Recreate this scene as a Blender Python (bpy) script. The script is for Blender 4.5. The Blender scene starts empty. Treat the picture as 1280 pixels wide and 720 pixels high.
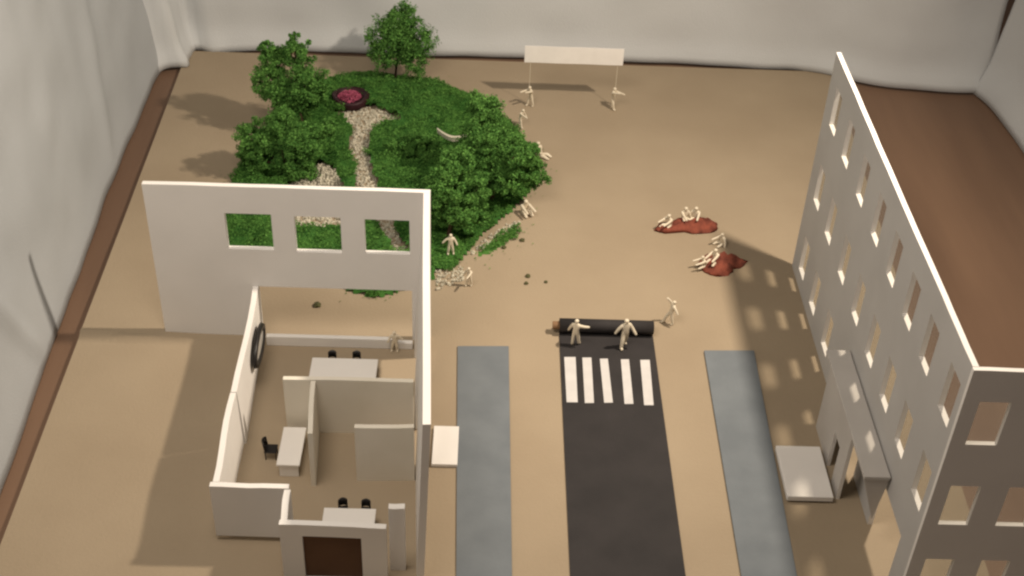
import bpy, bmesh, math, random
from mathutils import Vector, Matrix, noise

random.seed(7)
scene = bpy.context.scene
COL = scene.collection

# ---------------------------------------------------------------- camera
CAM_H = 0.9
cam_d = bpy.data.cameras.new('camera')
cam = bpy.data.objects.new('camera', cam_d); COL.objects.link(cam)
right = Vector((0.9993, 0.0, 0.0363)); down = Vector((0.0289, -0.6056, -0.7953)); fwd = Vector((0.0220, 0.7958, -0.6052))
M = Matrix((right, -down, -fwd)).transposed().to_4x4()
M.translation = (0, 0, CAM_H)
cam.matrix_world = M
cam_d.sensor_width = 36.0
cam_d.lens = 1617.0 / 1280.0 * 36.0
cam_d.clip_start = 0.01; cam_d.clip_end = 50
scene.camera = cam

# ---------------------------------------------------------------- light
w = bpy.data.worlds.new('World'); scene.world = w; w.use_nodes = True
bg = w.node_tree.nodes['Background']
bg.inputs['Color'].default_value = (1.0, 0.84, 0.68, 1)
bg.inputs['Strength'].default_value = 0.14

def area(name, loc, target, size, power, color, shape='DISK', spread=None):
    d = bpy.data.lights.new(name, 'AREA'); d.shape = shape; d.size = size
    d.energy = power; d.color = color
    if spread: d.spread = math.radians(spread)
    o = bpy.data.objects.new(name, d); COL.objects.link(o)
    o.location = loc
    o.rotation_euler = (Vector(target) - Vector(loc)).to_track_quat('-Z', 'Y').to_euler()
    return o
area('table_lamp_light', (0.52, 1.13, 0.80), (-0.14, 1.13, 0.10), 0.046, 7.0, (1.0, 0.85, 0.675), spread=143)
area('fill_light', (-0.24, 0.70, 0.98), (-0.18, 1.06, 0.06), 0.42, 5.3, (1.0, 0.88, 0.74))  # added soft fill out of view, lifts the house back wall and left side

vs = scene.view_settings
vs.view_transform = 'Standard'; vs.look = 'None'; vs.exposure = 0.0; vs.gamma = 1.0
scene.render.engine = 'CYCLES'
scene.cycles.max_bounces = 6
scene.cycles.filter_width = 2.4
try: scene.cycles.use_denoising = True
except Exception: pass

# ---------------------------------------------------------------- materials
def mat(name, c1, c2=None, rough=0.8, scale=30, detail=4, bump=0.0, bscale=200, spec=0.3, island=0.0, stretch=None, lo=0.35, hi=0.65):
    m = bpy.data.materials.new(name); m.use_nodes = True
    nt = m.node_tree; N = nt.nodes; L = nt.links
    b = N['Principled BSDF']; b.inputs['Roughness'].default_value = rough
    b.inputs['Specular IOR Level'].default_value = spec
    c2 = c2 or tuple(x * 0.9 for x in c1)
    tc = N.new('ShaderNodeTexCoord'); src = tc.outputs['Object']
    if stretch:
        mp = N.new('ShaderNodeMapping'); mp.inputs['Scale'].default_value = stretch
        L.new(src, mp.inputs['Vector']); src = mp.outputs['Vector']
    n = N.new('ShaderNodeTexNoise'); n.inputs['Scale'].default_value = scale; n.inputs['Detail'].default_value = detail
    L.new(src, n.inputs['Vector'])
    r = N.new('ShaderNodeValToRGB')
    r.color_ramp.elements[0].position = lo; r.color_ramp.elements[1].position = hi
    r.color_ramp.elements[0].color = (*c2, 1); r.color_ramp.elements[1].color = (*c1, 1)
    fac = n.outputs['Fac']
    if island:
        g = N.new('ShaderNodeNewGeometry'); mx = N.new('ShaderNodeMix'); mx.data_type = 'FLOAT'
        mx.inputs['Factor'].default_value = island
        L.new(n.outputs['Fac'], mx.inputs[2]); L.new(g.outputs['Random Per Island'], mx.inputs[3]); fac = mx.outputs[0]
    L.new(fac, r.inputs['Fac']); L.new(r.outputs['Color'], b.inputs['Base Color'])
    if bump:
        n2 = N.new('ShaderNodeTexNoise'); n2.inputs['Scale'].default_value = bscale; n2.inputs['Detail'].default_value = 5
        L.new(src, n2.inputs['Vector'])
        bp = N.new('ShaderNodeBump'); bp.inputs['Strength'].default_value = bump; bp.inputs['Distance'].default_value = 0.001
        L.new(n2.outputs['Fac'], bp.inputs['Height']); L.new(bp.outputs['Normal'], b.inputs['Normal'])
    return m

MT = dict(
    board=mat('cardboard', (.345, .280, .200), (.295, .235, .165), .85, 6, 9, .35, 300, .15, lo=.3, hi=.7),
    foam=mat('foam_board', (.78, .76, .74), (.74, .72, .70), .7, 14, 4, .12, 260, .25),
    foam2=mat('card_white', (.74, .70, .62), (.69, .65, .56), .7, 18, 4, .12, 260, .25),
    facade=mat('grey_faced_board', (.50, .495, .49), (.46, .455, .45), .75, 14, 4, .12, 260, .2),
    grey=mat('grey_card', (.50, .48, .46), (.46, .44, .42), .7, 18, 4, .1, 260, .2),
    floor=mat('wood_floor', (.220, .135, .087), (.138, .082, .053), .55, 9, 8, .2, 60, .3, stretch=(1.0, .12, 1)),
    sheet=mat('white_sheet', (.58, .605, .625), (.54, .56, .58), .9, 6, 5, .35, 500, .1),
    sheet_dimmed=mat('dimmed_white_sheet', (.415, .437, .460), (.375, .395, .415), .9, 6, 5, .35, 500, .1),  # same white cloth, the left side's dimmer light put into its colour
    road=mat('black_paper', (.031, .028, .029), (.024, .022, .023), .75, 25, 5, .2, 300, .25),
    stripe=mat('white_paper', (.58, .57, .57), (.53, .52, .52), .6, 60, 4, .1, 300, .2),
    banner=mat('banner_card', (.86, .84, .82), (.82, .80, .78), .7, 60, 3, .05, 300, .2),
    pave=mat('blue_grey_paper', (.162, .183, .203), (.138, .157, .176), .8, 26, 5, .2, 300, .2),
    tube=mat('brown_tube', (.22, .13, .07), None, .8, 40),
    brown=mat('dark_brown_card', (.125, .068, .040), (.100, .054, .032), .75, 30, 4, .1, 250, .2),
    black=mat('black_plastic', (.016, .014, .014), (.011, .010, .010), .4, 60),
    leaf=mat('tree_foliage', (.150, .325, .072), (.040, .125, .026), .9, 38, 3, 0, 0, .1, island=.55, lo=.2, hi=.8),
    moss=mat('moss', (.135, .305, .064), (.034, .112, .022), .95, 30, 4, 0, 0, .1, island=.5, lo=.2, hi=.8),
    bark=mat('bark', (.060, .038, .024), (.040, .025, .016), .9, 120, 5, .4, 400, .1),
    gravel=mat('pale_gravel', (.66, .62, .51), (.40, .38, .31), .9, 150, 3, .3, 500, .1, island=.6, lo=.15, hi=.85),
    crumb=mat('moss_crumb', (.10, .10, .04), (.06, .06, .03), .95, 90),
    figure=mat('cream_plastic', (.72, .65, .52), (.64, .57, .45), .5, 70, 3, 0, 0, .35),
    red=mat('red_felt', (.24, .070, .046), (.10, .032, .024), .95, 90, 5, .8, 500, .1),
    maroon=mat('maroon_paint', (.035, .010, .014), (.022, .007, .009), .5, 60),
    pink=mat('pink_petals', (.50, .13, .21), (.32, .07, .13), .85, 160, 4, .5, 500, .1),
    mirror=mat('pale_glass', (.55, .53, .50), None, .15, 20, 2, 0, 0, .5),
)

def film():
    m = bpy.data.materials.new('hazy_acetate'); m.use_nodes = True
    nt = m.node_tree; N = nt.nodes; L = nt.links; N.clear()
    out = N.new('ShaderNodeOutputMaterial'); tr = N.new('ShaderNodeBsdfTransparent'); tl = N.new('ShaderNodeBsdfTranslucent'); df = N.new('ShaderNodeBsdfDiffuse')
    for n in (tl, df): n.inputs['Color'].default_value = (.80, .79, .76, 1)
    tr.inputs['Color'].default_value = (.89, .89, .87, 1)
    h = N.new('ShaderNodeMixShader'); h.inputs['Fac'].default_value = .5
    a = N.new('ShaderNodeMixShader'); a.inputs['Fac'].default_value = .09
    L.new(tl.outputs[0], h.inputs[1]); L.new(df.outputs[0], h.inputs[2])
    L.new(tr.outputs[0], a.inputs[1]); L.new(h.outputs[0], a.inputs[2]); L.new(a.outputs[0], out.inputs['Surface'])
    return m
MT['film'] = film()

# ---------------------------------------------------------------- helpers
def link(name, me, m, parent=None, loc=(0, 0, 0), smooth=False):
    o = bpy.data.objects.new(name, me); COL.objects.link(o)
    if m is not None: me.materials.append(MT[m] if isinstance(m, str) else m)
    if smooth:
        for p in me.polygons: p.use_smooth = True
    o.location = loc
    if parent: o.parent = parent
    return o

def tag(o, label=None, cat=None, group=None, kind=None):
    if label: o['label'] = label
    if cat: o['category'] = cat
    if group: o['group'] = group
    if kind: o['kind'] = kind
    return o

def thing(name, label, cat, loc=(0, 0, 0), rz=0.0, group=None):
    o = bpy.data.objects.new(name, None); COL.objects.link(o)
    o.empty_display_size = 0.01
    o.location = loc; o.rotation_euler = (0, 0, rz)
    return tag(o, label, cat, group)

def origin(parent):
    v = Vector((0, 0, 0))
    while parent:
        v += parent.location; parent = parent.parent
    return v

def from_bm(name, bm, m, parent=None, world=False, smooth=False, loc=(0, 0, 0)):
    """world=True: the vertices are given in world coordinates of an unrotated parent"""
    if world and parent:
        off = origin(parent)
        for v in bm.verts: v.co -= off
    bmesh.ops.recalc_face_normals(bm, faces=bm.faces)
    me = bpy.data.meshes.new(name); bm.to_mesh(me); bm.free()
    return link(name, me, m, parent, loc, smooth)

def box(bm, x0, x1, y0, y1, z0, z1):
    r = bmesh.ops.create_cube(bm, size=1.0)
    for v in r['verts']:
        v.co = Vector(((x0 + x1) / 2 + v.co.x * (x1 - x0), (y0 + y1) / 2 + v.co.y * (y1 - y0), (z0 + z1) / 2 + v.co.z * (z1 - z0)))
    return r['verts']

def boxp(name, m, parent, *b, world=True, bev=0.0004):
    bm = bmesh.new(); box(bm, *b)
    if bev: bmesh.ops.bevel(bm, geom=bm.edges[:], offset=bev, segments=1, affect='EDGES')
    return from_bm(name, bm, m, parent, world)

def prism(bm, pts, z0, z1):
    lo = [bm.verts.new((x, y, z0)) for x, y in pts]; hi = [bm.verts.new((x, y, z1)) for x, y in pts]
    n = len(pts)
    bm.faces.new(hi); bm.faces.new(lo[::-1])
    for i in range(n): bm.faces.new((lo[i], lo[(i + 1) % n], hi[(i + 1) % n], hi[i]))

def tube(bm, pts, radii, seg=8, cap=True):
    rings = []
    for i, p in enumerate(pts):
        p = Vector(p)
        d = (Vector(pts[min(i + 1, len(pts) - 1)]) - Vector(pts[max(i - 1, 0)])).normalized()
        a = d.orthogonal().normalized(); b = d.cross(a)
        rings.append([bm.verts.new(p + (a * math.cos(t) + b * math.sin(t)) * radii[i]) for t in [2 * math.pi * k / seg for k in range(seg)]])
    for r0, r1 in zip(rings, rings[1:]):
        for k in range(seg): bm.faces.new((r0[k], r0[(k + 1) % seg], r1[(k + 1) % seg], r1[k]))
    if cap: bm.faces.new(rings[0][::-1]); bm.faces.new(rings[-1])

def wall(name, m, parent, A, B, h, t, holes=(), lean=(0, 0), z0=0.0, side=1, warp=0.0004, face=None):
    """foam board panel standing on the line A-B (its visible face), thickness t to the given side,
    holes = (u0,u1,z0,z1) measured along the line; lean = outward shift of the top at A and at B"""
    A = Vector((A[0], A[1], 0)); B = Vector((B[0], B[1], 0)); Lw = (B - A).length
    d = (B - A) / Lw; n = Vector((-d.y, d.x, 0)) * side
    us = {0, Lw}; zs = {z0, h}
    for k in range(1, 6): us.add(Lw * k / 6)
    for a, b, c, e in holes: us |= {a, b}; zs |= {max(c, z0), e}
    us = sorted(us); zs = sorted(zs)
    us = [u for i, u in enumerate(us) if i == 0 or u - us[i - 1] > 1e-5]
    solid = lambda i, j: 0 <= i < len(us) - 1 and 0 <= j < len(zs) - 1 and not any(
        a - 1e-6 < (us[i] + us[i + 1]) / 2 < b + 1e-6 and c - 1e-6 < (zs[j] + zs[j + 1]) / 2 < e + 1e-6 for a, b, c, e in holes)
    bm = bmesh.new(); cache = {}
    def V(i, j, k):
        key = (i, j, k)
        if key not in cache:
            f = us[i] / Lw; ln = (lean[0] * (1 - f) + lean[1] * f) * zs[j] / h
            wv = warp * math.sin(f * 5 + A.x * 40) * (zs[j] / h) ** 2
            cache[key] = bm.verts.new(A + d * us[i] + n * (t * k + wv) - n * ln + Vector((0, 0, zs[j] + (.0007 * nz(us[i], A.x + A.y, 45) if j == len(zs) - 1 else 0))))
        return cache[key]
    for i in range(len(us) - 1):
        for j in range(len(zs) - 1):
            if not solid(i, j): continue
            bm.faces.new((V(i, j, 0), V(i + 1, j, 0), V(i + 1, j + 1, 0), V(i, j + 1, 0))).material_index = 1 if face else 0
            bm.faces.new((V(i, j, 1), V(i, j + 1, 1), V(i + 1, j + 1, 1), V(i + 1, j, 1))).material_index = 1 if face else 0
            if not solid(i - 1, j): bm.faces.new((V(i, j, 0), V(i, j + 1, 0), V(i, j + 1, 1), V(i, j, 1)))
            if not solid(i + 1, j): bm.faces.new((V(i + 1, j, 0), V(i + 1, j, 1), V(i + 1, j + 1, 1), V(i + 1, j + 1, 0)))
            if not solid(i, j - 1): bm.faces.new((V(i, j, 0), V(i, j, 1), V(i + 1, j, 1), V(i + 1, j, 0)))
            if not solid(i, j + 1): bm.faces.new((V(i, j + 1, 0), V(i + 1, j + 1, 0), V(i + 1, j + 1, 1), V(i, j + 1, 1)))
    o = from_bm(name, bm, m, parent, True)
    if face: o.data.materials.append(MT[face])
    return o

def inside(x, y, poly):
    c = False; j = len(poly) - 1
    for i in range(len(poly)):
        xi, yi = poly[i]; xj, yj = poly[j]
        if (yi > y) != (yj > y) and x < (xj - xi) * (y - yi) / (yj - yi) + xi: c = not c
        j = i
    return c

def edge_dist(x, y, poly):
    best = 9
    for i in range(len(poly)):
        ax, ay = poly[i - 1]; bx, by = poly[i]
        dx, dy = bx - ax, by - ay
        t = max(0, min(1, ((x - ax) * dx + (y - ay) * dy) / (dx * dx + dy * dy + 1e-12)))
        best = min(best, math.hypot(x - ax - dx * t, y - ay - dy * t))
    return best

def nz(x, y, s, o=0.0): return noise.noise(Vector((x * s, y * s, o)))

# ---------------------------------------------------------------- the setting
bm = bmesh.new()
g = bmesh.ops.create_grid(bm, x_segments=8, y_segments=8, size=1.6)
for v in bm.verts: v.co.y += 1.2; v.co.z = -0.006
tag(from_bm('floor', bm, 'floor'), kind='structure')

def lerp(a, b, t): return a + (b - a) * t
bm = bmesh.new(); NX, NY = 110, 150; Y0, Y1 = 0.52, 1.742
rows = []
for j in range(NY + 1):
    y = lerp(Y0, Y1, j / NY); row = []
    for i in range(NX + 1):
        x = lerp(lerp(-.419, -.4496, j / NY), lerp(.452, .515, j / NY), i / NX)
        yy = y
        z = 0.0
        crease = 1.078 + 0.004 * math.sin(x * 55) - (0.012 * max(0, min(1, (x + .345) / .05)))
        a = max(0.0, min(1.0, (-.285 - x) / .05))
        dd = (y - crease) / .0045
        z += .0030 * a * math.exp(-dd * dd) + .0014 * a * (1 / (1 + math.exp(-dd * 1.5)) if abs(dd) < 40 else (1 if dd > 0 else 0)) * max(0, 1 - abs(y - crease) / .25)
        if a > 0: z += .0006 * a * nz(x, y, 9)
        row.append(bm.verts.new((x, yy, z)))
    rows.append(row)
for j in range(NY):
    for i in range(NX): bm.faces.new((rows[j][i], rows[j][i + 1], rows[j + 1][i + 1], rows[j + 1][i]))
edge = [rows[0][i] for i in range(NX + 1)] + [rows[j][NX] for j in range(1, NY + 1)] + [rows[NY][i] for i in range(NX - 1, -1, -1)] + [rows[j][0] for j in range(NY - 1, 0, -1)]
low = [bm.verts.new((v.co.x, v.co.y, -.0055)) for v in edge]
for k in range(len(edge)):
    k2 = (k + 1) % len(edge); bm.faces.new((edge[k], low[k], low[k2], edge[k2]))
tag(from_bm('ground', bm, 'board', smooth=False), kind='structure')

# backdrop sheets -----------------------------------------------------------
def sheet(name, label, path, h, zb, fold, lean=0.0, nu=160, nv=60, group=None, m='sheet'):
    seg = [0.0]
    for a, b in zip(path, path[1:]): seg.append(seg[-1] + math.dist(a, b))
    def at(s):
        s *= seg[-1]
        for k in range(len(path) - 1):
            if s <= seg[k + 1] + 1e-9:
                t = (s - seg[k]) / (seg[k + 1] - seg[k]); t2 = t
                p = Vector(path[k]).lerp(Vector(path[k + 1]), t2); d = (Vector(path[k + 1]) - Vector(path[k])).normalized()
                return p, Vector((-d.y, d.x))
    # smoothed normals
    pts = [at(i / nu) for i in range(nu + 1)]
    sm = []
    for i in range(nu + 1):
        p = Vector((0, 0)); n = Vector((0, 0)); c = 0
        for k in range(-6, 7):
            if 0 <= i + k <= nu: p += pts[i + k][0]; n += pts[i + k][1]; c += 1
        sm.append((p / c if 6 <= i <= nu - 6 else pts[i][0], n.normalized()))
    bm = bmesh.new(); rows = []
    for j in range(nv + 1):
        t = j / nv; row = []
        for i in range(nu + 1):
            p, n = sm[i]; s = i / nu * seg[-1]
            off, dz = fold(s, t * h)
            q = p + n * (off + lean * t * h)
            row.append(bm.verts.new((q.x, q.y, zb + t * h + dz * max(0, 1 - t * 3))))
        rows.append(row)
    for j in range(nv):
        for i in range(nu): bm.faces.new((rows[j][i], rows[j][i + 1], rows[j + 1][i + 1], rows[j + 1][i]))
    o = from_bm(name, bm, m, smooth=True)
    md = o.modifiers.new('thickness', 'SOLIDIFY'); md.thickness = 0.0015; md.offset = 0
    return tag(o, label, 'sheet', group)

def g1(x, c, wd): return math.exp(-((x - c) / wd) ** 2)
# left sheet: runs from the back corner towards the camera; normal points away from the board
def fold_left(s, z):
    f = (.006 * nz(s, z * .6, 7, 1.3) + .004 * nz(s, z, 16, 4.1)) * (.35 + min(.65, z * 3))
    f += .004 * g1(z, 0, .03)                                # hem kicks out
    c = .66 + z * .55                                          # long diagonal crease
    f += .006 * min(1, z * 25) * g1(s, c, .012) * (1 if z < .16 else max(0, 1 - (z - .16) / .1))
    f += .004 * min(1, z * 20) * g1(s, .30 - z * .25, .02)
    return f, .004 * nz(s, 0, 9)
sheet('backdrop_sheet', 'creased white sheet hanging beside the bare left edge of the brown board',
      [(-.478, 1.70), (-.484, 1.62), (-.478, 1.40), (-.465, 1.10), (-.453, .89), (-.438, .62)], .75, -.003, fold_left, lean=-.06, m='sheet_dimmed')
# back sheet: from the left corner, along the back
def fold_back(s, z):
    f = .007 * nz(s, z * .5, 5, 7.7) + .004 * nz(s, z, 14, 2.2)
    f += -.022 * g1(s, .035 + .12 * max(0, .12 - z), .016) + .02 * g1(s, .085 + .10 * max(0, .12 - z), .014)
    f += .004 * math.sin(s * 31) * min(1, z * 9)
    f -= .010 * g1(z, 0, .022)
    return f, .003 * nz(s, 0, 11)
sheet('backdrop_sheet', 'long white sheet hanging behind the tall tree and the white banner',
      [(-.492, 1.668), (-.470, 1.712), (-.43, 1.752), (-.30, 1.765), (.0, 1.765), (.30, 1.765), (.49, 1.757), (.56, 1.715), (.65, 1.703), (.735, 1.705)], .60, .000, fold_back, lean=.05)
def fold_right(s, z):
    f = (.008 * nz(s, z, 6, 9.9) + .004 * nz(s, z, 15, 3.3)) * (.3 + min(.7, z * 3))
    f -= .014 * g1(z, 0, .04)
    return f, .003 * nz(s, 0, 9)
sheet('backdrop_sheet', 'dim white sheet hanging over the bare wooden floor past the tall windowed wall',
      [(.728, 1.700), (.740, 1.66), (.752, 1.55), (.762, 1.35), (.770, 1.10)], .60, -.003, fold_right, lean=.10)

# road ----------------------------------------------------------------------
bm = bmesh.new()
prism(bm, [(.0845, .56), (.188, .56), (.188, 1.106), (.0845, 1.106)], .0003, .0012)
road = tag(from_bm('road', bm, 'road'), kind='structure')
ST = [[(.0888, 1.0612), (.1010, 1.0618), (.1004, .9898), (.0890, .9895)], [(.1083, 1.0612), (.1180, 1.0616), (.1172, .9895), (.1078, .9890)],
      [(.1271, 1.0600), (.1357, 1.0606), (.1368, .9908), (.1278, .9902)], [(.1497, 1.0600), (.1585, 1.0604), (.1580, .9898), (.1488, .9892)],
      [(.1706, 1.0600), (.1808, 1.0604), (.1788, .9886), (.1690, .9882)]]
for q in ST:
    bm = bmesh.new(); prism(bm, q, .0013, .0019); from_bm('crossing_stripe', bm, 'stripe', road)
bm = bmesh.new()                                                    # the paper's far end is left rolled up
pts = []
for k in range(60):
    a = -math.pi / 2 + k / 59 * 2.6 * 2 * math.pi; r = .0085 - .0035 * k / 59
    pts.append((1.106 + r * math.cos(a), .0094 + r * math.sin(a)))
lo = [bm.verts.new((.0845, y, z)) for y, z in pts]; hi = [bm.verts.new((.188, y, z)) for y, z in pts]
for a, b, c, d in zip(lo, lo[1:], hi[1:], hi): bm.faces.new((a, b, c, d))
ro = from_bm('rolled_end', bm, 'road', road, smooth=True)
md = ro.modifiers.new('thickness', 'SOLIDIFY'); md.thickness = .0006
bm = bmesh.new(); tube(bm, [(.0770, 1.106, .0094), (.1872, 1.106, .0094)], [.0045, .0045], 16)
from_bm('core_tube', bm, 'tube', road, smooth=False)

# pavements -----------------------------------------------------------------
bm = bmesh.new(); prism(bm, [(-.0110, .56), (.0350, .56), (.0290, 1.0774), (-.0262, 1.0750)], .0003, .0016)
tag(from_bm('pavement', bm, 'pave'), kind='structure')
bm = bmesh.new(); prism(bm, [(.2355, .56), (.2830, .56), (.2965, 1.0808), (.2418, 1.0785)], .0003, .0022)
tag(from_bm('pavement', bm, 'pave'), kind='structure')

# ---------------------------------------------------------------- left model house
H1, H2 = .191, .069
house = thing('model_house', 'roofless white model house with tall three-windowed back wall and low rooms', 'model house', (-.19, .94, 0))
wall('back_wall', 'foam', house, (-.3426, 1.0855), (-.0560, 1.0855), H1, .006,
     [(.0785, .1255, .1145, .1588), (.1486, .1955, .1130, .1575), (.2197, .2655, .1138, .1565), (.1052, .2672, 0, .067)], side=1)
wall('side_wall', 'foam', house, (-.0735, 1.0850), (-.0515, .7505), H1 - .0005, .0065, [(.030, .068, 0, .058), (.140, .190, 0, .062)], lean=(-.011, -.006), side=1)
wall('side_wall', 'foam', house, (-.2370, 1.0850), (-.2285, .9185), H2 - .0012, .0055, side=-1, lean=(.000, -.002), warp=.0012)
wall('side_wall', 'foam', house, (-.2305, .9165), (-.2290, .8000), H2 - .0003, .0055, side=-1, lean=(-.001, .001), warp=-.0012)
wall('front_wall', 'foam', house, (-.2345, .7942), (-.1655, .7935), H2, .0055, side=1, z0=.0060)
wall('front_wall', 'foam', house, (-.1635, .7930), (-.1620, .7578), H2 - .0004, .0055, side=-1)
fw = wall('front_wall', 'foam', house, (-.1680, .7520), (-.0770, .7505), H2, .0055, [(.0190, .0695, .0012, .0552)], side=1)
bm = bmesh.new(); box(bm, -.1486, -.0990, .7540, .7562, .0015, .0545)
dr = from_bm('door', bm, 'brown', house, True)
wall('pillar', 'foam', house, (-.0757, .7640), (-.0620, .7640), .079, .006, side=1)
wall('partition_wall', 'foam2', house, (-.1905, .9372), (-.0652, .9380), H2, .005, side=1)
wall('partition_wall', 'foam2', house, (-.1590, .9368), (-.1535, .8640), H2 - .0005, .0045, side=-1)
wall('partition_wall', 'foam2', house, (-.1155, .8720), (-.0606, .8745), H2, .005, side=1)
boxp('low_wall', 'foam', house, -.2310, -.0960, 1.0690, 1.0745, 0, .0125)
boxp('low_wall', 'foam', house, -.0905, -.0745, 1.0690, 1.0745, 0, .0085)
boxp('doorstep', 'foam', house, -.0455, -.0205, .8932, .9472, 0, .0040)

# ---------------------------------------------------------------- right model building
HB = .281
bld = thing('model_apartment_block', 'tall white foam-board facade with three rows of windows beside the grey pavement', 'model building', (.40, .95, 0))
far = [1.2149, 1.1501, 1.0800, 1.0130, .9500, .8885, .8300, .7690]
ys0 = 1.2436
holes = []
for k, yf in enumerate(far):
    u = ys0 - yf
    for r, (z0, z1) in enumerate(((.2095, .2550), (.1140, .1600), (.0180, .0640))):
        if r == 2 and k > 3: continue
        holes.append((u, u + .0262, 0 if (r == 2 and k == 3) else z0, z1))
holes.append((ys0 - .9300, ys0 - .8960, 0, .0600))
holes.append((ys0 - .8330, ys0 - .7600, 0, .0650))
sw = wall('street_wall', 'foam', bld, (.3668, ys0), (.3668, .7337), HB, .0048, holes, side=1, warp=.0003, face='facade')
for u0, u1, z0, z1 in holes:
    if z0 > 0: boxp('window_pane', 'film', sw, .3721, .3723, ys0 - u1 - .0012, ys0 - u0 + .0012, z0 - .0012, z1 + .0012, bev=0)
nh = []
for k in range(4):
    u = .0064 + .0475 * k
    for z0, z1 in ((.2048, .2496), (.1140, .1590), (.0275, .0715)): nh.append((u + .006, u + .0305, z0, z1))
nw = wall('front_wall', 'foam', bld, (.3668, .7293), (.5600, .7293), HB - .0004, .0042, nh, side=1, warp=.0003)
for u0, u1, z0, z1 in nh:
    boxp('window_pane', 'film', nw, .3668 + u0 - .0012, .3668 + u1 + .0012, .7342, .7344, z0 - .0012, z1 + .0012, bev=0)
can = boxp('canopy', 'grey', bld, .3420, .3655, .8100, .9850, .0815, .0855)
bm = bmesh.new()
for y in (.8120, .8160):
    pass
f0 = [bm.verts.new(p) for p in ((.3425, .8115, .0813), (.3655, .8115, .0813), (.3600, .8115, .0300))]
f1 = [bm.verts.new(p) for p in ((.3425, .8160, .0813), (.3655, .8160, .0813), (.3600, .8160, .0300))]
bm.faces.new(f0); bm.faces.new(f1[::-1])
for a in range(3): b = (a + 1) % 3; bm.faces.new((f0[a], f1[a], f1[b], f0[b]))
from_bm('bracket', bm, 'grey', can, True)
wall('porch_wall', 'foam', bld, (.3430, .9650), (.3430, .8640), .0812, .0035, [(.056, .078, 0, .046)], side=1, face='grey')
boxp('landing', 'foam', bld, .2945, .3385, .8580, .9270, .0025, .0085)

# ---------------------------------------------------------------- park
MOSS = [(-.228, 1.674), (-.166, 1.690), (-.077, 1.672), (-.013, 1.622), (.033, 1.557), (.060, 1.485), (.070, 1.43), (.050, 1.377), (.028, 1.335), (-.006, 1.285),
        (-.024, 1.240), (-.042, 1.214), (-.070, 1.185), (-.118, 1.157), (-.152, 1.166), (-.170, 1.200), (-.262, 1.205), (-.318, 1.225), (-.332, 1.30), (-.322, 1.40), (-.310, 1.50), (-.285, 1.58), (-.262, 1.64)]
STRIP = [(-.014, 1.252), (.010, 1.272), (.028, 1.300), (.041, 1.303), (.036, 1.286), (.012, 1.256), (-.004, 1.244)]
PATHS = [[(-.216, 1.560), (-.189, 1.580), (-.166, 1.586), (-.145, 1.582), (-.117, 1.546), (-.122, 1.536), (-.143, 1.542), (-.156, 1.513), (-.158, 1.471), (-.148, 1.423), (-.130, 1.36), (-.100, 1.262), (-.086, 1.235), (-.102, 1.230),
          (-.122, 1.275), (-.165, 1.374), (-.170, 1.422), (-.183, 1.470), (-.182, 1.522), (-.200, 1.550)],
         [(-.250, 1.372), (-.236, 1.410), (-.217, 1.432), (-.197, 1.422), (-.180, 1.374), (-.170, 1.290), (-.232, 1.280)],
         [(-.058, 1.210), (-.024, 1.222), (-.022, 1.196), (-.052, 1.172)],
         [(-.020, 1.243), (-.004, 1.272), (.026, 1.312), (.046, 1.318), (.030, 1.300), (.006, 1.268), (-.012, 1.246)]]
PONDC = (-.193, 1.597)
def in_path(x, y): return any(inside(x, y, p) for p in PATHS) or math.hypot(x - PONDC[0], y - PONDC[1]) < .021
BENCH = [(-.066, 1.498), (-.053, 1.484), (-.037, 1.485), (-.021, 1.504)]
def moss_h(x, y):
    d = edge_dist(x, y, MOSS)
    h = .004 + min(1, d / .03) * (.008 + .022 * max(0, nz(x, y, 26, 5)) + .009 * nz(x, y, 60, 8))
    return max(.002, h)

def leaf_quad(verts, faces, p, n, s):
    a = n.orthogonal().normalized(); b = n.cross(a)
    ang = random.uniform(0, 6.283); a, b = a * math.cos(ang) + b * math.sin(ang), b * math.cos(ang) - a * math.sin(ang)
    k = len(verts); l = s * random.uniform(.7, 1.4); wd = s * random.uniform(.4, .8)
    verts.extend([p - a * l * .5, p + b * wd * .5 + n * s * .2, p + a * l * .5, p - b * wd * .5 + n * s * .15])
    faces.append((k, k + 1, k + 2, k + 3))

def rdir():
    while True:
        v = Vector((random.uniform(-1, 1), random.uniform(-1, 1), random.uniform(-1, 1)))
        if .05 < v.length < 1: return v.normalized()

def mesh_obj(name, verts, faces, m, parent=None):
    me = bpy.data.meshes.new(name); me.from_pydata([tuple(v) for v in verts], [], faces); me.update()
    return link(name, me, m, parent)

verts, faces = [], []
cell = .0045; gx0, gy0 = -.345, 1.145; cache = {}
def gv(i, j):
    if (i, j) not in cache:
        x = gx0 + i * cell + random.uniform(-.001, .001); y = gy0 + j * cell + random.uniform(-.001, .001)
        cache[(i, j)] = len(verts); verts.append(Vector((x, y, (moss_h(x, y) if inside(x, y, MOSS) else .0005) * .7)))
    return cache[(i, j)]
for i in range(96):
    for j in range(124):
        x = gx0 + (i + .5) * cell; y = gy0 + (j + .5) * cell
        if (inside(x, y, MOSS) or inside(x, y, STRIP)) and not in_path(x, y):
            faces.append((gv(i, j), gv(i + 1, j), gv(i + 1, j + 1), gv(i, j + 1)))
n = 0
while n < 110000:
    x = random.uniform(-.345, .085); y = random.uniform(1.14, 1.70)
    jx = x + .006 * nz(x, y, 90) + .010 * nz(x, y, 38, 6); jy = y + .006 * nz(x, y, 90, 3) + .010 * nz(x, y, 38, 9)
    im = inside(jx, jy, MOSS)
    if not (im or inside(jx, jy, STRIP)) or in_path(jx, jy): continue
    h = moss_h(x, y) if im else .005
    p = Vector((x, y, h * random.uniform(.45, 1.15)))
    nn = (rdir() + Vector((0, 0, .8))).normalized()
    leaf_quad(verts, faces, p, nn, random.uniform(.0015, .0032)); n += 1
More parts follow.
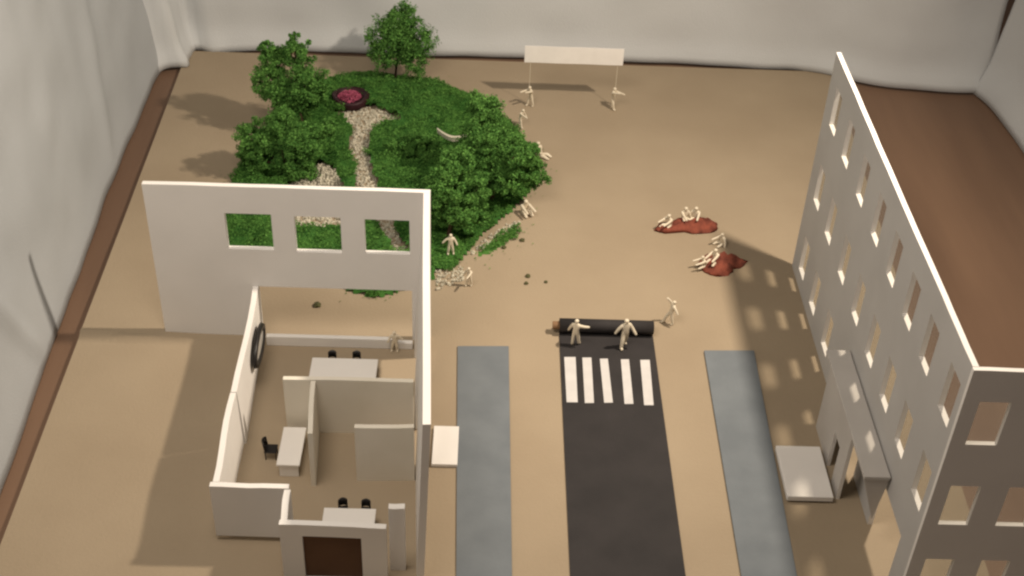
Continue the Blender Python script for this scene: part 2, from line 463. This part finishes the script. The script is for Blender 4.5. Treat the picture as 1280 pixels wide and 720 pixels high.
for k in range(260):                                                 # loose bits round the rim
    e = random.choice(MOSS + STRIP); x = e[0] + random.gauss(0, .012); y = e[1] + random.gauss(0, .012)
    leaf_quad(verts, faces, Vector((x, y, .0015)), (rdir() + Vector((0, 0, 2))).normalized(), random.uniform(.0015, .003))
mo = mesh_obj('moss', verts, faces, 'moss')
tag(mo, 'thick green moss covering the park ground round the path', 'moss', kind='stuff')

verts, faces = [], []
for P in PATHS:
    k = len(verts)
    xs = [p[0] for p in P]; ys = [p[1] for p in P]
    cnt = int((max(xs) - min(xs)) * (max(ys) - min(ys)) / (.0028 ** 2) * 1.1)
    for _ in range(cnt):
        x = random.uniform(min(xs) - .004, max(xs) + .004); y = random.uniform(min(ys) - .004, max(ys) + .004)
        if not inside(x + .004 * nz(x, y, 120), y + .004 * nz(x, y, 120, 2), P): continue
        s = random.uniform(.0010, .0022); zc = s * .5 + random.choice((0, 0, .001, .0018))
        if P is PATHS[1]: zc += .010 * max(0, 1 - math.hypot(x + .212, (y - 1.40) * .9) / .045)
        k = len(verts)
        a = random.uniform(0, 6.28)
        for q in range(4): verts.append(Vector((x + s * math.cos(a + q * 1.57) * random.uniform(.7, 1.2), y + s * math.sin(a + q * 1.57) * random.uniform(.7, 1.2), zc)))
        verts.append(Vector((x, y, zc + s * .8)))
        b = len(verts)
        for q in range(4): verts.append(Vector((verts[k + q].x, verts[k + q].y, 0.0002)))
        for q in range(4):
            faces.append((k + q, k + (q + 1) % 4, k + 4)); faces.append((b + q, b + (q + 1) % 4, k + (q + 1) % 4, k + q))
go = mesh_obj('path', verts, faces, 'gravel')
tag(go, 'pale loose gravel strewn along the park path', 'gravel', kind='stuff')

# flower bed
fb = thing('flower_bed', 'round dark maroon bowl filled with pink at the head of the gravel path', 'flower bed', (*PONDC, 0))
bm = bmesh.new(); prof = [(.020, .0), (.0250, .005), (.0262, .014), (.0240, .016), (.0205, .0145), (.0180, .009), (.0, .009)]
rings = []
for r, z in prof[:-1]:
    rings.append([bm.verts.new((r * math.cos(t) * (1 + .05 * math.sin(3 * t)), r * math.sin(t), z + .001 * math.sin(2 * t + 1))) for t in [2 * math.pi * k / 28 for k in range(28)]])
for r0, r1 in zip(rings, rings[1:]):
    for k in range(28): bm.faces.new((r0[k], r0[(k + 1) % 28], r1[(k + 1) % 28], r1[k]))
bm.faces.new(rings[-1]); bm.faces.new(rings[0][::-1])
from_bm('bowl', bm, 'maroon', fb, smooth=True)
verts, faces = [], []
for _ in range(420):
    a = random.uniform(0, 6.28); r = .0155 * math.sqrt(random.random())
    leaf_quad(verts, faces, Vector((r * math.cos(a) - .0015, r * math.sin(a) + .002, .0108 + .0055 * (1 - (r / .0165) ** 2) + random.uniform(-.001, .001))), (rdir() + Vector((0, 0, 1.2))).normalized(), .0042)
mesh_obj('blossom', verts, faces, 'pink', fb)

# pale crescent lying in the moss
bm = bmesh.new(); top = []
for k in range(13):
    t = k / 12; x = -.068 + .049 * t; yv = 1.503 - .020 * math.sin(math.pi * t)
    top.append((x, yv))
outer = [(x, y - .0035 - .002 * math.sin(math.pi * k / 12)) for k, (x, y) in enumerate(top)]
prism(bm, [(x, y) for x, y in outer] + [(x, y) for x, y in top[::-1]], .0165, .0220)
tag(from_bm('garden_edging', bm, 'gravel'), 'pale crescent-shaped strip set in the green moss', 'edging')

# trees
def tree(label, base, lobes, nleaf, lsize, trunk_r, name='model_tree'):
    t = thing(name, label, 'tree', (base[0], base[1], 0), group=None)
    bm = bmesh.new()
    zc = sum(l[2] for l in lobes) / len(lobes)
    xc = sum(l[0] for l in lobes) / len(lobes)
    fork = Vector((xc * .35, 0, zc * .45))
    tube(bm, [(0, 0, 0), (xc * .1 + .001, 0, zc * .2), fork, (xc * .6, .002, zc * .85)], [trunk_r * 1.5, trunk_r, trunk_r * .85, trunk_r * .4], 7)
    for l in lobes:
        c = Vector(l[:3]); mid = fork.lerp(c, .5) + Vector((0, 0, -.003))
        tube(bm, [fork, mid, c], [trunk_r * .6, trunk_r * .45, trunk_r * .2], 5)
    from_bm('trunk', bm, 'bark', t, smooth=True)
    verts, faces = [], []
    tot = sum(l[3] ** 2 for l in lobes)
    for l in lobes:
        c = Vector(l[:3]); r = l[3] * 1.12
        # each lobe is a cloud of small tufts
        nt = max(14, int(64 * (r / .025) ** 2))
        tufts = []
        for _ in range(nt):
            d = rdir(); q = c + d * r * random.uniform(.45, 1.0) * (1 + .25 * noise.noise(d * 2.3 + c * 60))
            tufts.append((q, d, r * random.uniform(.18, .34)))
        for _ in range(int(3.4 * nleaf * r * r / tot)):
            q, d, tr = random.choice(tufts)
            p = q + rdir() * tr * random.random() ** .5
            if p.z < .004: continue
            leaf_quad(verts, faces, p, (rdir() + d * .7 + Vector((0, 0, .3))).normalized(), lsize * random.uniform(.4, .8))
    mesh_obj('crown', verts, faces, 'leaf', t)
    return t

def lobes_px(bx, by, sx, sz, L, yo=()):
    return [((x - bx) * sx, (yo[k] if k < len(yo) else random.uniform(-.012, .012)), (by - y) * sz, r * sx) for k, (x, y, r) in enumerate(L)]
tree('slender tree with bare dark trunk standing in front of the back sheet', (-.1373, 1.6678),
     lobes_px(493, 102, .00117, .00125, [(503, 22, 17), (480, 46, 22), (522, 46, 21), (500, 50, 25), (480, 66, 17), (520, 70, 16), (500, 34, 21), (512, 60, 18)]), 5200, .0048, .0018)
tree('tall ragged tree beside the maroon flower bed', (-.250, 1.515),
     lobes_px(375, 168, .0011, .00118, [(345, 80, 18), (375, 70, 17), (373, 52, 8), (342, 102, 20), (383, 102, 24), (362, 118, 22), (398, 112, 15), (372, 142, 18), (336, 66, 10)]), 7200, .0052, .0028)
tree('broad low tree behind the tall back wall of the house', (-.2596, 1.3692 + .03),
     lobes_px(350, 232, .00106, .00115, [(318, 182, 20), (348, 168, 19), (380, 180, 22), (335, 204, 22), (405, 172, 13), (372, 208, 20), (310, 205, 13)]), 6400, .0050, .0028)
tree('wide bushy tree overhanging the bare board on the park edge', (.0049, 1.353),
     lobes_px(612, 258, .00102, .0011, [(640, 190, 24), (605, 185, 27), (578, 205, 23), (628, 215, 20), (662, 213, 17), (600, 160, 22), (655, 195, 15)], (0, .02, .01, -.01, 0, .045, .02)), 9200, .0050, .003)
tree('tree leaning over the standing figurine near the end of the back wall', (-.047, 1.262),
     lobes_px(555, 310, .00100, .0010, [(552, 232, 22), (575, 258, 19), (548, 262, 17), (592, 238, 18), (566, 214, 19), (596, 268, 12)], (.01, .0, .01, .02, .03, .01)), 6800, .0048, .0028)
tree('low rounded bush between the gravel path and the pale crescent', (-.098, 1.455),
     lobes_px(512, 195, .00106, .0011, [(498, 184, 17), (528, 180, 18), (512, 170, 15), (486, 200, 12), (545, 190, 14)]), 4200, .0046, .0022, 'model_bush')

# ---------------------------------------------------------------- figurines
def figurine(label, loc, height, rz, pose='stand', lean=0.0, arms=((.30, -.10, -.50), (.30, -.10, -.50)), legs=((.10, 0), (.10, 0)), group=None, roll=0.0, mt='figure'):
    """one continuous skinned body; units are metres of a 1.75 m person, then scaled down"""
    V, E, R = [], [], []
    def add(p, r, par=None):
        V.append(Vector(p)); R.append(r)
        if par is not None: E.append((par, len(V) - 1))
        return len(V) - 1
    sit = pose == 'sit'
    pz = .14 if sit else .93
    pel = add((0, 0, pz), (.19, .15))
    fl = -lean
    sp = add((0, fl * .25, pz + .22), (.17, .135), pel)
    ch = add((0, fl * .50, pz + .45), (.205, .15), sp)
    nk = add((0, fl * .66, pz + .60), (.075, .075), ch)
    hb = add((0, fl * .74 - .01, pz + .67), (.105, .115), nk)
    hc = add((0, fl * .80 - .015, pz + .77), (.145, .155), hb)
    add((0, fl * .86 - .01, pz + .86), (.085, .095), hc)
    for s, (ax, ay, az) in zip((-1, 1), arms):
        sh = add((s * .215, fl * .50, pz + .47), (.10, .10), ch)
        el = add((s * (.215 + ax * .45), fl * .5 + ay * .5, pz + .47 + az * .5), (.088, .088), sh)
        ha = add((s * (.215 + ax * .8), fl * .5 + ay * 1.15 - .04, pz + .47 + az * .98), (.072, .072), el)
        fi = add((s * (.215 + ax * .9), fl * .5 + ay * 1.35 - .05, pz + .47 + az * 1.12), (.072, .05), ha)
    for s, (lx, ly) in zip((-1, 1), legs):
        if sit:
            hp = add((s * .10, -.06, .13), (.115, .115), pel)
            kn = add((s * (.12 + lx), -.40, .17 + abs(ly)), (.11, .11), hp)
            an = add((s * (.12 + lx * 1.2), -.64, .09), (.085, .085), kn)
            add((s * (.12 + lx * 1.2), -.70, .16), (.075, .06), an)
        else:
            hp = add((s * .10, 0, pz - .09), (.115, .115), pel)
            kn = add((s * (.10 + lx * .5), ly * .5 - .03, .49), (.105, .105), hp)
            an = add((s * (.10 + lx), ly, .09), (.085, .085), kn)
            add((s * (.11 + lx), ly - .17, .045), (.08, .06), an)
    me = bpy.data.meshes.new('skeleton'); me.from_pydata([tuple(v) for v in V], E, [])
    tmp = bpy.data.objects.new('tmp', me); COL.objects.link(tmp)
    sk = tmp.modifiers.new('skin', 'SKIN'); sk.use_smooth_shade = True
    for i, d in enumerate(me.skin_vertices[0].data):
        d.radius = R[i]; d.use_root = (i == 0)
    ss = tmp.modifiers.new('sub', 'SUBSURF'); ss.levels = ss.render_levels = 2
    dg = bpy.context.evaluated_depsgraph_get()
    body = bpy.data.meshes.new_from_object(tmp.evaluated_get(dg))
    bpy.data.objects.remove(tmp); bpy.data.meshes.remove(me)
    zs = [v.co.z for v in body.vertices]; z0 = min(zs); full = max(zs) - z0
    ref = (1.0 if sit else 1.79)
    k = height * .90 / ref
    for v in body.vertices: v.co = Vector((v.co.x * k, v.co.y * k, (v.co.z - z0) * k))
    body.name = 'figurine'
    o = link('figurine', body, mt, loc=loc, smooth=True)
    o.rotation_euler = (0, roll, rz)
    return tag(o, label, 'figurine', group)

def hs(zx=0): pass
UP = (.10, -.25, .45); OUT = (.60, -.05, .0); DN = (.30, -.05, -.52); FR = (.05, -.55, -.10); HIP = (.45, .05, -.35)
D2R = math.radians
GP = 'figurines about the model'
figurine('cream figurine holding one arm out on the road before its rolled end', (.1010, 1.0830, .0012), .038, D2R(160), arms=(OUT, DN), legs=((.10, -.12), (.04, .10)), lean=.05)
figurine('cream figurine striding on the road before its rolled end', (.1545, 1.0825, .0012), .042, D2R(20), arms=((.38, .1, -.45), (.30, -.2, -.48)), legs=((.14, -.18), (.03, .20)))
figurine('cream figurine holding the banner pole beside the moss', (.0590, 1.6080, 0), .036, D2R(-60), arms=(FR, (.2, -.5, .15)), lean=.18, legs=((.08, -.2), (.05, .15)))
figurine('cream figurine holding the banner pole farther from the trees', (.1740, 1.6080, 0), .038, D2R(60), arms=((.15, -.45, .2), FR), lean=.10, legs=((.05, -.2), (.12, .18)))
figurine('cream figurine leaning forward at the moss rim below the banner', (.0440, 1.5500, 0), .032, D2R(50), arms=(FR, DN), lean=.30, legs=((.05, -.25), (.05, .25)))
figurine('cream figurine stretching its legs out on the board beside the overhanging bushy tree', (.0700, 1.4740, 0), .024, D2R(60), 'sit', lean=-.25, arms=((.3, .25, -.35), (.3, .25, -.35)), legs=((.02, 0), (.06, .05)))
figurine('cream figurine sitting in the shade under the bushy tree', (.0470, 1.3400, 0), .024, D2R(30), 'sit', lean=.25, arms=(FR, FR), legs=((.05, .1), (.08, .15)))
figurine('cream figurine standing upright on the moss beside the end of the back wall', (-.0400, 1.2380, .006), .032, D2R(10), arms=(HIP, DN))
figurine('cream figurine standing by the loose gravel at the moss tip', (-.0165, 1.1850, 0), .030, D2R(-30), arms=(DN, FR), lean=.12, legs=((.08, -.12), (.04, .12)))
figurine('cream figurine leaning back on the bare board beyond the road roll', (.2090, 1.1270, 0), .034, D2R(-75), arms=(UP, (.35, .15, -.35)), lean=-.20, legs=((.05, -.42), (.14, .12)))
figurine('cream figurine standing inside the house beside the low wall', (-.0935, 1.0655, 0), .030, D2R(0), arms=(DN, HIP))

def blanket(label, pts, hgt):
    cx = sum(p[0] for p in pts) / len(pts); cy = sum(p[1] for p in pts) / len(pts)
    bm = bmesh.new(); n = len(pts) * 4; rings = []
    # closed smooth outline
    ol = []
    for i in range(len(pts)):
        p0, p1, p2, p3 = [Vector(pts[(i + k - 1) % len(pts)]) for k in range(4)]
        for q in range(4):
            t = q / 4
            ol.append(.5 * ((2 * p1) + (p2 - p0) * t + (2 * p0 - 5 * p1 + 4 * p2 - p3) * t * t + (3 * p1 - p0 - 3 * p2 + p3) * t ** 3))
    ol = [p + Vector((nz(p.x, p.y, 170, 1), nz(p.x, p.y, 170, 7))) * .004 for p in ol]
    for f in (1.0, .97, .8, .6, .4, .2):
        rings.append([bm.verts.new((cx + (p.x - cx) * f, cy + (p.y - cy) * f, (.0003 if f == 1 else .0018 + hgt * (1 - f * f) + hgt * 1.0 * nz(cx + (p.x - cx) * f, cy + (p.y - cy) * f, 130, cx * 50)))) for p in ol])
    cen = bm.verts.new((cx, cy, .0018 + hgt))
    for r0, r1 in zip(rings, rings[1:]):
        for k in range(n): bm.faces.new((r0[k], r0[(k + 1) % n], r1[(k + 1) % n], r1[k]))
    for k in range(n): bm.faces.new((rings[-1][k], rings[-1][(k + 1) % n], cen))
    bm.faces.new(rings[0][::-1])
    return tag(from_bm('picnic_blanket', bm, 'red', smooth=True), label, 'blanket', None)
blanket('long red felt blanket on the open board with three seated figurines', [(.208, 1.306), (.227, 1.326), (.248, 1.335), (.273, 1.334), (.286, 1.326), (.283, 1.308), (.244, 1.304)], .008)
blanket('rounded red felt blanket touching the windowed facade shadow', [(.253, 1.240), (.268, 1.256), (.288, 1.259), (.314, 1.250), (.297, 1.231), (.282, 1.218), (.263, 1.220)], .009)
figurine('cream figurine sitting on the long red blanket, shoulder to shoulder and nearer the park', (.2460, 1.3290, .0040), .022, D2R(20), 'sit', lean=.1, arms=(FR, DN))
figurine('cream figurine sitting on the long red blanket, shoulder to shoulder and nearer the facade', (.2600, 1.3300, .0040), .022, D2R(-20), 'sit', lean=.1, arms=(DN, FR))
figurine('cream figurine sitting alone at the narrow tip of the long red blanket', (.2270, 1.3160, .0025), .021, D2R(-50), 'sit', lean=.2, arms=(FR, FR))
figurine('cream figurine sitting on the board between the two red blankets', (.2890, 1.2840, 0), .019, D2R(-60), 'sit', lean=.2, arms=(FR, DN))
figurine('cream figurine sitting upright on the rounded red blanket', (.2730, 1.2400, .0060), .021, D2R(-40), 'sit', lean=.1, arms=(FR, FR))
figurine('cream figurine slumped at the rim of the rounded red blanket', (.2610, 1.2330, .0030), .018, D2R(-70), 'sit', lean=.35, arms=(FR, FR))

# banner
bn = thing('banner', 'long white banner on two thin poles in front of the back sheet', 'banner', (.115, 1.6135, 0))
bm = bmesh.new(); up = []; dn = []
for k in range(17):
    x = .0475 + .1365 * k / 16; y = 1.6140 + .0003 * math.sin(k * .8)
    up.append(bm.verts.new((x, y, .0905))); dn.append(bm.verts.new((x, y, .0655)))
for k in range(16): bm.faces.new((dn[k], dn[k + 1], up[k + 1], up[k]))
b = from_bm('cloth', bm, 'banner', bn, True); md = b.modifiers.new('thickness', 'SOLIDIFY'); md.thickness = .0008
for x in (.0560, .1770):
    bm = bmesh.new(); tube(bm, [(x, 1.6158, 0), (x, 1.6158, .0895)], [.0004, .0004], 8); from_bm('pole', bm, 'figure', bn, True)

# ---------------------------------------------------------------- furniture
def desk(label, x0, x1, y0, y1, h=.017):
    t = thing('desk', label, 'desk', ((x0 + x1) / 2, (y0 + y1) / 2, 0))
    boxp('desktop', 'foam', t, x0, x1, y0, y1, h - .0022, h, bev=.0003)
    if x1 - x0 > y1 - y0:
        for a in (x0 + .002, x1 - .004): boxp('side_panel', 'foam', t, a, a + .002, y0 + .002, y1 - .002, 0, h - .0023, bev=0)
    else:
        for a in (y0 + .002, y1 - .004): boxp('side_panel', 'foam', t, x0 + .002, x1 - .002, a, a + .002, 0, h - .0023, bev=0)
    return t
desk('white desk in the back room behind the partition wall', -.1765, -.1080, 1.0010, 1.0315)
desk('small white desk standing lengthwise against the short partition', -.1915, -.1695, .8740, .9260)
desk('white desk just inside the brown front door', -.1400, -.0925, .7950, .8210)

def chair(label, loc, rz, group=None):
    t = thing('chair', label, 'chair', loc, rz, group); t.scale = (.8, .8, .8)
    bm = bmesh.new(); box(bm, -.0055, .0055, -.0055, .0055, .0095, .0110); bmesh.ops.bevel(bm, geom=bm.edges[:], offset=.0005, segments=1, affect='EDGES')
    from_bm('seat', bm, 'black', t)
    bm = bmesh.new(); lo, hi = [], []
    for k in range(9):                                               # curved backrest
        a = math.pi * (k / 8) ; x = -.0055 * math.cos(a); y = .0035 + .0030 * math.sin(a)
        lo.append(bm.verts.new((x, y, .0120))); hi.append(bm.verts.new((x, y + .001, .0225 - .002 * abs(k - 4) / 4)))
    for k in range(8): bm.faces.new((lo[k], lo[k + 1], hi[k + 1], hi[k]))
    bk = from_bm('backrest', bm, 'black', t, smooth=True); md = bk.modifiers.new('thickness', 'SOLIDIFY'); md.thickness = .0012
    for sx in (-1, 1):
        for sy in (-1, 1):
            bm = bmesh.new(); tube(bm, [(sx * .0045, sy * .0045, 0), (sx * .0045, sy * .0045, .0215 if sy > 0 else .0097)], [.0005, .0005], 6); from_bm('leg', bm, 'black', t)
    return t
CH = 'chairs behind the desks'
chair('black chair behind the back room desk, nearer the dark wall ring', (-.1570, 1.0375, 0), 0, CH)
chair('black chair behind the back room desk, nearer the tall side wall', (-.1315, 1.0378, 0), 0, CH)
chair('black chair behind the front door desk, nearer the low side wall', (-.1235, .8275, 0), D2R(12), CH)
chair('black chair behind the front door desk, nearer the tall side wall', (-.1030, .8268, 0), D2R(-5), CH)
chair('black chair at the small lengthwise desk', (-.2010, .9020, 0), D2R(90), CH).scale = (1.1, 1.1, 1.0)

mr = thing('wall_mirror', 'dark oval ring with pale centre hung on the low side wall', 'mirror', (-.2280, 1.0210, .036))
bm = bmesh.new(); rings = []
for k in range(36):
    a = 2 * math.pi * k / 36
    rings.append([bm.verts.new((-.2300 + dx, 1.0210 + (.0310 + dr) * math.cos(a), .0400 + (.0175 + dr) * math.sin(a))) for dx, dr in ((0, 0), (.0035, -.001), (.0040, -.005), (.0015, -.009), (0, -.009))])
for k in range(36):
    r0, r1 = rings[k], rings[(k + 1) % 36]
    for q in range(5): bm.faces.new((r0[q], r0[(q + 1) % 5], r1[(q + 1) % 5], r1[q]))
fr = from_bm('frame', bm, 'black', mr, True, smooth=True)
bm = bmesh.new(); bm.faces.new([bm.verts.new((-.2288, 1.0210 + .0225 * math.cos(2 * math.pi * k / 32), .0400 + .0090 * math.sin(2 * math.pi * k / 32))) for k in range(32)])
pn = from_bm('pane', bm, 'mirror', mr, True); md = pn.modifiers.new('thickness', 'SOLIDIFY'); md.thickness = .0008

# crumbs of moss on the open board
for (x, y, s), lb in zip([(.051, 1.206, .0032), (.072, 1.196, .0022), (.049, 1.192, .0026), (.023, 1.262, .0030), (.045, 1.278, .0032), (-.185, 1.140, .0045)], (
        'largest dark moss crumb of the loose trio on the open board', 'smallest dark moss crumb of the loose trio, nearest the road roll', 'middle-sized dark moss crumb of the loose trio, nearest the pavement',
        'dark moss crumb just off the thin moss strip by the gravel', 'dark moss crumb farthest out from the thin moss strip', 'dark moss crumb lying behind the wide opening of the back wall')):
    bm = bmesh.new(); bmesh.ops.create_icosphere(bm, subdivisions=2, radius=s)
    for v in bm.verts: v.co *= 1 + .35 * noise.noise(v.co * 600 + Vector((x * 99, y * 99, 0))); v.co.z = max(v.co.z * .6, -s * .35) + s * .35
    o = from_bm('moss_crumb', bm, 'crumb', loc=(x, y, .0002))
    tag(o, lb, 'crumb', 'loose moss crumbs')
